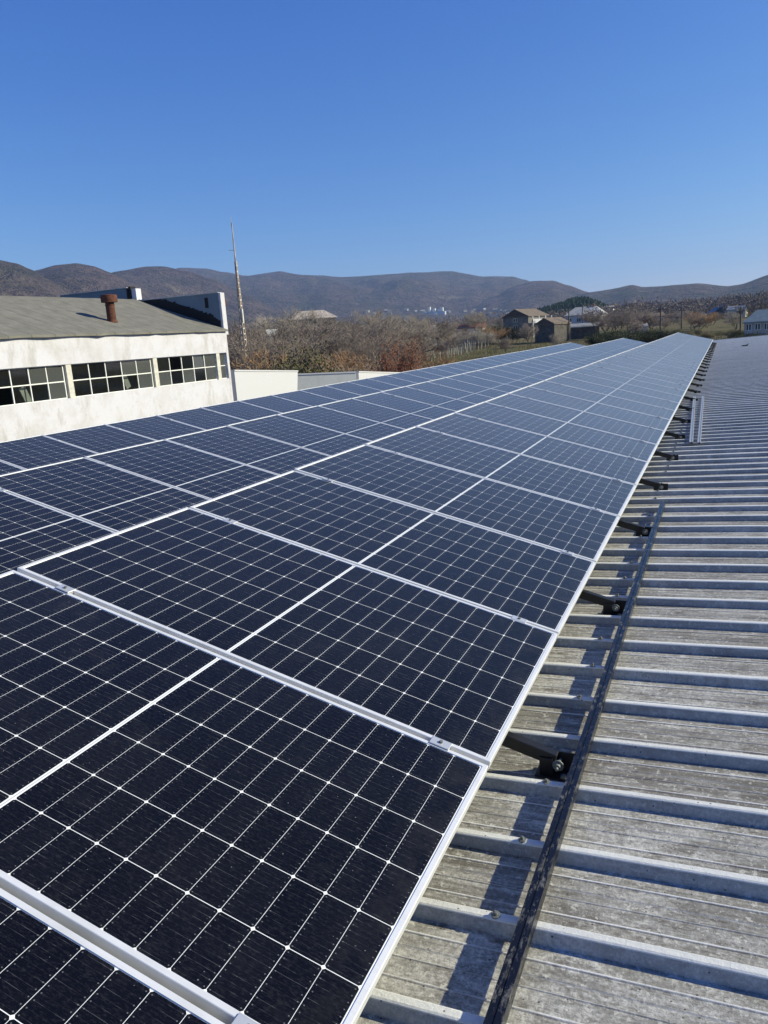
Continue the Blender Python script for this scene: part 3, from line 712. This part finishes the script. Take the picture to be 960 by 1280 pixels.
# dry scrub: one mass of stalks
def stalks(name,label,cells,mat,n,hs):
    w=MB(); rn=random.Random(5)
    for k in range(n):
        x,r=cells(rn); a=az_of(x); X,Y=CAM.x+r*math.sin(a),CAM.y+r*math.cos(a); z=ground_z(X,Y)-.05; hh=rn.uniform(*hs)*(.6+.8*abs(noise.noise((X*.15,Y*.15,2))))
        tx,ty=rn.gauss(0,.25)*hh,rn.gauss(0,.25)*hh; b=.035; an=rn.uniform(0,6.28); c,s=math.cos(an)*b,math.sin(an)*b
        w.add([(X-c,Y-s,z),(X+c,Y+s,z),(X-s,Y+c,z),(X+tx,Y+ty,z+hh)],[(0,1,3),(1,2,3),(2,0,3)])
    o=w.build(name,mat); tag(o,label,'scrub',kind='stuff'); return o
stalks('dry_scrub','mass of dry reddish-brown scrub below the thicket',lambda r:(r.uniform(285,520),r.uniform(46,85)),M['scrub'],16000,(.8,2.6))
stalks('dry_grass','dry straw-coloured weeds of the vineyard and field',lambda r:(r.uniform(495,760),r.uniform(75,165)),M['olive'],9000,(.2,.8))
stalks('rough_grass','rough yellow-green grass beyond the roof end',lambda r:(r.uniform(740,970),r.uniform(80,160)),M['olive'],7000,(.2,.7))
# vineyard stakes
w=MB(); w.bbox((-.05,-.05,-.3),(.05,.05,1.75),None,None,.01); st0=w.build('vineyard_stake',M['stake']); n=0
for rowi,(r,x0,x1,stp) in enumerate(((112,500,590,4.3),(122,506,606,4.1),(133,512,612,4.0))):
    x=x0
    while x<x1:
        o=st0 if n==0 else st0.copy()
        if n: C.objects.link(o)
        n+=1; rr=r+(x-x0)*.28; a=az_of(x); X,Y=CAM.x+rr*math.sin(a),CAM.y+rr*math.cos(a); o.location=(X,Y,ground_z(X,Y)); o.rotation_euler=(rnd.gauss(0,.06),rnd.gauss(0,.06),rnd.uniform(0,1))
        o.scale=(1,1,rnd.uniform(.85,1.1))
        tag(o,'pale upright stake in the rows of the small vineyard','stake','stakes of the vineyard'); x+=stp*rnd.uniform(.8,1.2)

# ------------------------------------------------------------------ houses
def house(name,label,x0,x1,yb,ye,yr,r,yaw=0.,depth=.8,wall=None,roofm=None,hip=False,win=3,chim=True,cat='house',storeys=1,balcony=False,gable_front=False):
    xm=(x0+x1)/2; a=az_of(xm,yb); base=at_r(xm,yb,r); px=r/F
    W=(x1-x0)*px*.93; D=W*depth; He=(yb-ye)*px; Hr=(yb-yr)*px
    gz=ground_z(base.x,base.y); dz=base.z-gz
    o=thing(name,label,cat,(base.x,base.y,gz)); o.rotation_euler=(0,0,-a+math.radians(yaw))
    z0=-.5; ze_=dz+He; zr=dz+Hr
    w=MB(); w.box((-W/2,-D/2,z0),(W/2,D/2,ze_))
    ov=W*.04
    if gable_front: w.add([(-W/2,-D/2,ze_),(W/2,-D/2,ze_),(0,-D/2,zr-.1),(-W/2,D/2,ze_),(W/2,D/2,ze_),(0,D/2,zr-.1)],[(0,1,2),(5,4,3)])
    elif not hip: w.add([(-W/2,-D/2,ze_),(-W/2,D/2,ze_),(-W/2,0,zr-.1),(W/2,-D/2,ze_),(W/2,D/2,ze_),(W/2,0,zr-.1)],[(0,2,1),(3,4,5)])
    w.build('wall',wall,o)
    w=MB(); t=.18
    if gable_front: A=[(-W/2-ov,-D/2-ov,ze_-.15),(0,-D/2-ov,zr),(W/2+ov,-D/2-ov,ze_-.15)]; Bk=[(x,D/2+ov,z) for x,_,z in A]
    else:
        i=W*.25 if hip else 0
        A=[(-W/2-ov,-D/2-ov,ze_-.15),(-W/2-ov+i,0,zr),(-W/2-ov,D/2+ov,ze_-.15)]; Bk=[(-x,y,z) for x,y,z in A]
    vs=A+Bk+[(x,y,z-t) for x,y,z in A+Bk]
    w.add(vs,[(0,3,4,1),(1,4,5,2),(0,1,2),(3,5,4),(6,7,10,9),(7,8,11,10),(0,6,9,3),(2,5,11,8),(6,8,7),(9,10,11)])
    ro=w.build('roof',roofm,o)
    if chim:
        w=MB(); w.box((W*.18,-.3,zr-1.),(W*.18+.6,.3,zr+.7)); w.build('chimney',M['brickm'],ro)
    for s in range(storeys):
        zc=dz+He*(.55 if storeys==1 else (.28+.46*s)); hh=min(1.1,He/storeys*.4)
        for k in range(win):
            cx=-W/2+W*(k+.5)/win; ww=min(1.2,W/win*.5)
            f=MB(); y=-D/2
            f.box((cx-ww/2-.07,y-.06,zc-hh/2-.07),(cx+ww/2+.07,y-.002,zc-hh/2)); f.box((cx-ww/2-.07,y-.06,zc+hh/2),(cx+ww/2+.07,y-.002,zc+hh/2+.07)); f.box((cx-ww/2-.07,y-.06,zc-hh/2),(cx-ww/2,y-.002,zc+hh/2)); f.box((cx+ww/2,y-.06,zc-hh/2),(cx+ww/2+.07,y-.002,zc+hh/2)); f.box((cx-.05,y-.05,zc-hh/2),(cx+.05,y-.002,zc+hh/2))
            fo=f.build('window',M['white_paint'],o); g=MB(); g.box((cx-ww/2,y-.03,zc-hh/2),(cx+ww/2,y-.004,zc+hh/2)); g.build('pane',M['darkpane'],fo)
    if balcony:
        w=MB(); xx=W/2; zb=dz+He*.48
        w.box((xx+.001,-D/2,zb),(xx+1.4,D/2,zb+.15)); w.box((xx+1.3,-D/2,zb+.15),(xx+1.4,D/2,zb+.95)); 
        for y in (-D/2+.1,-D/6,D/6,D/2-.1): w.box((xx+1.15,y-.12,z0),(xx+1.38,y+.12,zb-.002)); w.box((xx+1.1,y-.12,zb+.952),(xx+1.3,y+.12,ze_-.3))
        w.build('balcony',M['white_wall'],o)
    return o
M['brickm']=simple('brick',(.22,.10,.065),.9,0,.3,3)
M['darkpane']=simple('dark_window',(.02,.025,.03),.15,0,.2,1,.5)
M['tile']=simple('brown_roof_tile',(.17,.135,.105),.9,0,.35,2.5)
M['paleroof']=simple('pale_roof_sheet',(.36,.355,.34),.8,0,.2,1.5)
M['stone']=simple('grey_stone_wall',(.16,.15,.135),.95,0,.4,2)
M['darkstone']=simple('dark_stone_wall',(.10,.092,.08),.95,0,.45,1.6)
M['darkwall']=simple('dark_render',(.19,.175,.15),.95,0,.3,1.5)
M['mutewall']=simple('muted_render',(.42,.40,.36),.9,0,.2,1.)
M['pinkroof']=simple('faded_pink_tile',(.42,.36,.31),.9,0,.35,1.2)
M['blueroof']=simple('blue_grey_roof',(.13,.17,.21),.6,0,.2,2)
M['pinkwall']=simple('pink_render',(.45,.32,.25),.9,0,.2,2)
M['greenroof']=simple('green_grey_roof',(.24,.29,.28),.6,0,.2,2)
house('brown_roofed_house','two-storey grey house with brown roof and white balcony, by the field',638,676,414,396,388,200,-34,1.15,M['darkwall'],M['tile'],storeys=2,win=1,balcony=True,chim=False,gable_front=True)
house('stone_barn','low grey stone barn with brown roof, below the pine-covered knoll',676,706,421,405,398.5,165,-36,1.15,M['darkstone'],M['tile'],win=0,gable_front=True,chim=False,cat='barn')
house('stone_shed','long low grey stone shed joined to the right of the barn',714,750,420,408,405,172,-8,.4,M['darkstone'],M['paleroof'],win=0,chim=False,cat='shed')
house('hip_roofed_house','house with wide pale grey hipped roof, behind the stone barn',710,755,408,394,385.5,260,-10,.8,M['white_wall'],M['paleroof'],hip=True,win=4)
house('pink_house','small pinkish house with dark roof among bare trees',811,828,408,396,392,220,18,.8,M['pinkwall'],M['tile'],win=2)
house('gabled_house','grey house with blue-grey gabled roof facing the camera',888,913,407,392,385,260,14,1.1,M['stone'],M['blueroof'],gable_front=True,win=2,chim=False)
house('cream_house','tall narrow cream house beside the blue-grey gabled one',911,931,407,389,385.5,250,-10,.8,M['cream'],M['paleroof'],win=2,storeys=2,chim=False)
house('pale_house','pale house with green-grey roof at the right edge of the view',937,985,417,402,391,125,-8,.7,M['mutewall'],M['greenroof'],hip=True,win=5,chim=False)
house('ruined_house','old house whose pale crumbling roof shows above the thicket',362,421,425,399,390.5,165,6,.5,M['stone'],M['pinkroof'],hip=True,win=0,chim=False)
house('field_shed','small whitish shed behind the vineyard stakes',523,546,420,411,407.5,180,12,.7,M['white_wall'],M['paleroof'],win=2,chim=False,cat='shed')
house('low_ruin','low ruined shed with reddish roof and pale end wall in the hedgerow',574,606,417,409,405.5,185,-14,.5,M['white_wall'],M['brickm'],win=2,chim=False,cat='shed')
house('thicket_shed','pale shed half hidden in the thicket left of the olive bush',334,348,436,418,413,98,20,.8,M['white_wall'],M['paleroof'],win=0,chim=False,cat='shed')
for k,(x0,x1,yb,ye,yr,r,yw) in enumerate(((792,808,412,407.5,405,170,10),(757,768,399,394,391,300,-25),(779,790,400,395.5,392.5,320,20),(832,843,402,397,394,280,-15),(846,857,399,395,392,330,30),(862,873,401,396.5,393.5,300,-20),(876,884,398,394.5,392,340,10),(947,958,398,393,390,300,15))):
    house('low_house','small low house among the bare trees between the pinkish house and the hills',x0,x1,yb,ye,yr,r,yw,.8,(M['mutewall'],M['cream'],M['pinkwall'])[k%3],(M['paleroof'],M['tile'],M['paleroof'],M['brickm'])[k%4],win=2,chim=k%2==0)['group']='low houses among the bare village trees'
far=[(760,770,394,390,388,520,'white'),(775,785,396,392,390,480,'white'),(833,842,392,388.5,387,600,'pale'),(845,853,394,391,389,560,'white'),(866,873,392,388,386.5,560,'pale'),(903,918,390,386,383.5,620,'white'),(935,947,388,384.5,382.5,760,'white'),(951,960,392,388,385.5,560,'cream'),(745,752,390,387,385.5,700,'white'),(800,808,392,389,387.5,640,'cream'),(820,826,391,388,386.5,700,'white'),(872,880,389,386,385,820,'cream'),(936,946,378,375,373.5,1100,'white')]
rn=random.Random(9)
for k,(x0,x1,yb,ye,yr,r,cn) in enumerate(far):
    house('village_house','tiny pale village house far off at the foot of the right-hand hills',x0,x1,yb,ye,yr,r,rn.uniform(-30,30),.8,M['cream'] if cn=='cream' else M['mutewall'],M['paleroof'] if cn!='cream' else M['tile'],win=2,chim=False)['group']='far pale village houses'
def on_slope(x,y):                              # where the ray through the pixel meets the hills
    a=az_of(x,y); d=ray(x,y); t=d.z/math.hypot(d.x,d.y); r=905.
    while r<6000:
        X,Y=CAM.x+r*math.sin(a),CAM.y+r*math.cos(a)
        if hill_z(X,Y,a,r)>=CAM.z+r*t: break
        r+=6
    return r
RW=on_slope(544,391.5)
rn=random.Random(31)
for k in range(26):                              # tiny settlement spread along the foot of the far hill
    x=rn.uniform(455,668); y=391.5+rn.uniform(-4,2.5)+max(0,(520-x)*.03); r=on_slope(x,y)
    if r>3500: continue
    house('settlement_house','tiny faint house of the settlement along the foot of the far hills',x,x+rn.uniform(3,6),y,y-rn.uniform(1.2,2),y-rn.uniform(2.2,3.2),r,rn.uniform(-40,40),.8,rn.choice((M['mutewall'],M['stone'],M['mutewall'])),rn.choice((M['paleroof'],M['tile'],M['pinkroof'])),win=0,chim=False)['group']='settlement houses below the far hills'
for k in range(30):
    x=rn.uniform(742,962); y=rn.uniform(386,393.5); r=rn.uniform(330,800)
    house('valley_house','small muted house among the trees of the valley village',x,x+rn.uniform(5,11),y,y-rn.uniform(1.8,3),y-rn.uniform(3.2,5),r,rn.uniform(-40,40),.8,rn.choice((M['mutewall'],M['stone'],M['pinkwall'],M['cream'])),rn.choice((M['paleroof'],M['tile'],M['pinkroof'],M['brickm'])),win=2,chim=k%3==0)['group']='muted houses of the valley village'
# pale plant at the foot of the far hill
for k,(x,h,wd) in enumerate(((537,7.5,2.6),(543,5.5,3.2),(549,5,2.2),(552.5,7,3.4))):
    b=at_r(x,391,RW); px=RW/F
    o=thing('silo',['leftmost white block of the far works below the hills','low white block second from left at the far works','small white block second from right at the far works','rightmost white block of the far works below the hills'][k],'silo',(b.x,b.y,b.z-6)); w=MB(); w.box((-wd*px*.5,-4,-9),(wd*px*.5,4,6+h*px*.9)); w.build('tower',M['white_paint'],o); w=MB(); w.box((-wd*px*.5-.4,-4.4,6+h*px*.9+.002),(wd*px*.5+.4,4.4,6+h*px*.9+.6)); w.build('cap',M['paleroof'],o)
b=at_r(540,392.5,RW-20); px=RW/F
o=thing('works_shed','long low pale shed at the feet of the far white blocks','shed',(b.x,b.y,b.z-5)); w=MB(); w.box((-17*px,-6,-9),(17*px,6,5+2*px)); w.build('wall',M['white_wall'],o); w=MB(); w.box((-17*px-.5,-6.5,5+2*px+.002),(17*px+.5,6.5,5+2*px+.8)); w.build('roof',M['paleroof'],o)
# poles
def pole(x,yt,r,label,arm=True):
    a=az_of(x,yt); X,Y=CAM.x+r*math.sin(a),CAM.y+r*math.cos(a); gz=ground_z(X,Y); H=at_r(x,yt,r).z-gz
    o=thing('utility_pole',label,'pole',(X,Y,gz),'utility poles beyond the roof'); w=MB(); w.tube((0,0,-.3),(0,0,H),.16,.11,8); w.build('pole',M['wood'],o)
    if arm:
        w=MB(); w.box((-.7,-.06,H-.7),(.7,.06,H-.56)); w.build('crossarm',M['wood'],o); w=MB()
        for q in (-.6,0.001,.6): w.tube((q,0,H-.56),(q,0,H-.38),.05,.04,6)
        w.build('insulator',M['white_paint'],o)
pole(826,382,150,'wooden utility pole in front of the pinkish house')
pole(852.5,384,190,'thin dark utility pole between the pinkish house and the brown trees')
pole(926.5,384,150,'dark utility pole in front of the cream house')
pole(922,386,175,'thin utility pole close behind the one by the cream house',False)
pole(728,380,240,'thin pole above the pale hipped roof',False)
pole(711,386,165,'thin pole standing by the stone barn',False)
# pine-covered knoll
def knoll():
    w=MB(); rn=random.Random(21); cx=at_r(707,392,700); e=Vector((math.cos(az_of(707)),-math.sin(az_of(707)),0)); f=Vector((e.y*-1,e.x,0))
    def hz(u,v): return max(0,1-(u/48)**2-(v/60)**2)**.8*(15+3*math.sin(u*.09))
    for k in range(1100):
        u=rn.uniform(-52,46); v=rn.uniform(-60,40)
        if (u/52)**2+(v/62)**2>1: continue
        p=Vector((cx.x,cx.y,0))+e*u+f*v; z=ground_z(p.x,p.y)+hz(u,v)-3; H=rn.uniform(3.6,5.6); R=rn.uniform(1.7,2.7)
        w.tube(p+Vector((0,0,z-4)),p+Vector((0,0,z+H*.3)),.3,.25,4,None,False)
        for s in range(4):
            z0=z+H*(.12+.21*s); r0=R*(1-.21*s); n=7; top=p+Vector((0,0,z0+H*.34)); rg=[]
            for i in range(n):
                t=6.283*i/n+s; q=r0*rn.uniform(.65,1.2); rg.append(p+Vector((q*math.cos(t),q*math.sin(t),z0+rn.uniform(-.4,.4))))
            w.add(rg+[top],[(i,(i+1)%n,n) for i in range(n)])
    tag(w.build('pine_wood',M['pine']),'dark green pine wood covering the knoll behind the houses','wood',kind='stuff')
    w=MB(); n=24
    for i in range(n+1):
        for j in range(n+1):
            u=-56+112*i/n; v=-66+132*j/n; p=Vector((cx.x,cx.y,0))+e*u+f*v; w.v.append((p.x,p.y,ground_z(p.x,p.y)+hz(u,v)-3))
    for i in range(n):
        for j in range(n): k=i*(n+1)+j; w.f.append([k,k+n+1,k+n+2,k+1]); w.m.append(0); w.sm.append(True)
    tag(w.build('knoll',M['pine']),kind='structure')
knoll()
# far valley woods as one mass
def woods():
    w=MB(); rn=random.Random(4)
    for k in range(3400):
        r=rn.uniform(240,900)**1.0; x=rn.uniform(-40,1000) if k<1700 else rn.uniform(735,1000)
        if 655<x<765 and r>520: continue
        if noise.noise((x*.03,r*.006,1))<-.28: continue
        a=az_of(x); X,Y=CAM.x+r*math.sin(a),CAM.y+r*math.cos(a); z=ground_z(X,Y); H=rn.uniform(4,7.5); R=H*rn.uniform(.4,.7); b=.09+.0004*r
        w.tube((X,Y,z-.5),(X,Y,z+H*.6),.12,.07,3,None,False)
        for q in range(34):
            d=Vector((rn.gauss(0,1),rn.gauss(0,1),rn.gauss(0,1))).normalized()*rn.random()**.4; p=Vector((X+d.x*R,Y+d.y*R,z+H*(.58+.42*d.z)))
            u=Vector((rn.gauss(0,1),rn.gauss(0,1),rn.gauss(0,1)+.6)).normalized(); v=u.orthogonal().normalized(); L=H*rn.uniform(.06,.13)
            w.add([p-v*b,p+v*b,p+u*L*1.6,p-u.cross(v)*b],[(0,1,2),(1,3,2),(3,0,2)])
    tag(w.build('valley_woods',M['twig']),'far leafless woods filling the valley floor below the hills','woods',kind='stuff')
woods()

# ------------------------------------------------------------------ haze, light, sky
hz=NT('haze_air'); vol=hz.n('ShaderNodeVolumePrincipled'); vol.inputs['Color'].default_value=(.42,.62,1.,1); vol.inputs['Density'].default_value=1.2e-4
vol.inputs['Anisotropy'].default_value=.2
for l in list(hz.t.links): hz.t.links.remove(l)
hz.l(vol.outputs[0],hz.out.inputs['Volume'])
w=MB(); ztop=max(v.co.z for v in hl.data.vertices)+8; w.box((-6900,-1500,-40),(4200,6900,ztop)); tag(w.build('haze',hz.mat),'thin blue air over the valley','haze',kind='stuff')

SD=Vector((1.65,.65,1)).normalized(); EL=math.asin(SD.z); AZ=math.atan2(SD.x,SD.y)
sun=bpy.data.lights.new('sun','SUN'); sun.energy=5.0; sun.angle=math.radians(.53); sun.color=(1.,.94,.70)
so=bpy.data.objects.new('sun',sun); C.objects.link(so); so.rotation_euler=SD.to_track_quat('Z','Y').to_euler(); so.location=(20,10,30)
wd=bpy.data.worlds.new('World'); bpy.context.scene.world=wd; wd.use_nodes=True; nt=wd.node_tree; nt.nodes.clear()
sk=nt.nodes.new('ShaderNodeTexSky'); sk.sky_type='NISHITA'; sk.sun_disc=False; sk.sun_elevation=EL; sk.sun_rotation=AZ
sk.altitude=300; sk.air_density=1.0; sk.dust_density=0.; sk.ozone_density=6.
bg=nt.nodes.new('ShaderNodeBackground'); bg.inputs[1].default_value=.096; ow=nt.nodes.new('ShaderNodeOutputWorld')
sep=nt.nodes.new('ShaderNodeSeparateColor'); cmb=nt.nodes.new('ShaderNodeCombineColor'); nt.links.new(sk.outputs[0],sep.inputs[0])
for ch,(pw,ml) in enumerate(((1.45,.50),(1.10,.725),(.62,2.0))):      # the deep, saturated blue of a dry late-autumn sky
    p=nt.nodes.new('ShaderNodeMath'); p.operation='POWER'; p.inputs[1].default_value=pw; q=nt.nodes.new('ShaderNodeMath'); q.operation='MULTIPLY'; q.inputs[1].default_value=ml
    nt.links.new(sep.outputs[ch],p.inputs[0]); nt.links.new(p.outputs[0],q.inputs[0]); nt.links.new(q.outputs[0],cmb.inputs[ch])
nt.links.new(cmb.outputs[0],bg.inputs[0]); nt.links.new(bg.outputs[0],ow.inputs[0])
sc=bpy.context.scene; vs=sc.view_settings; vs.view_transform='Standard'; vs.look='None'; vs.gamma=1; vs.exposure=.42; vs.use_curve_mapping=False
sc.cycles.max_bounces=6; sc.cycles.volume_bounces=0; sc.cycles.transparent_max_bounces=12
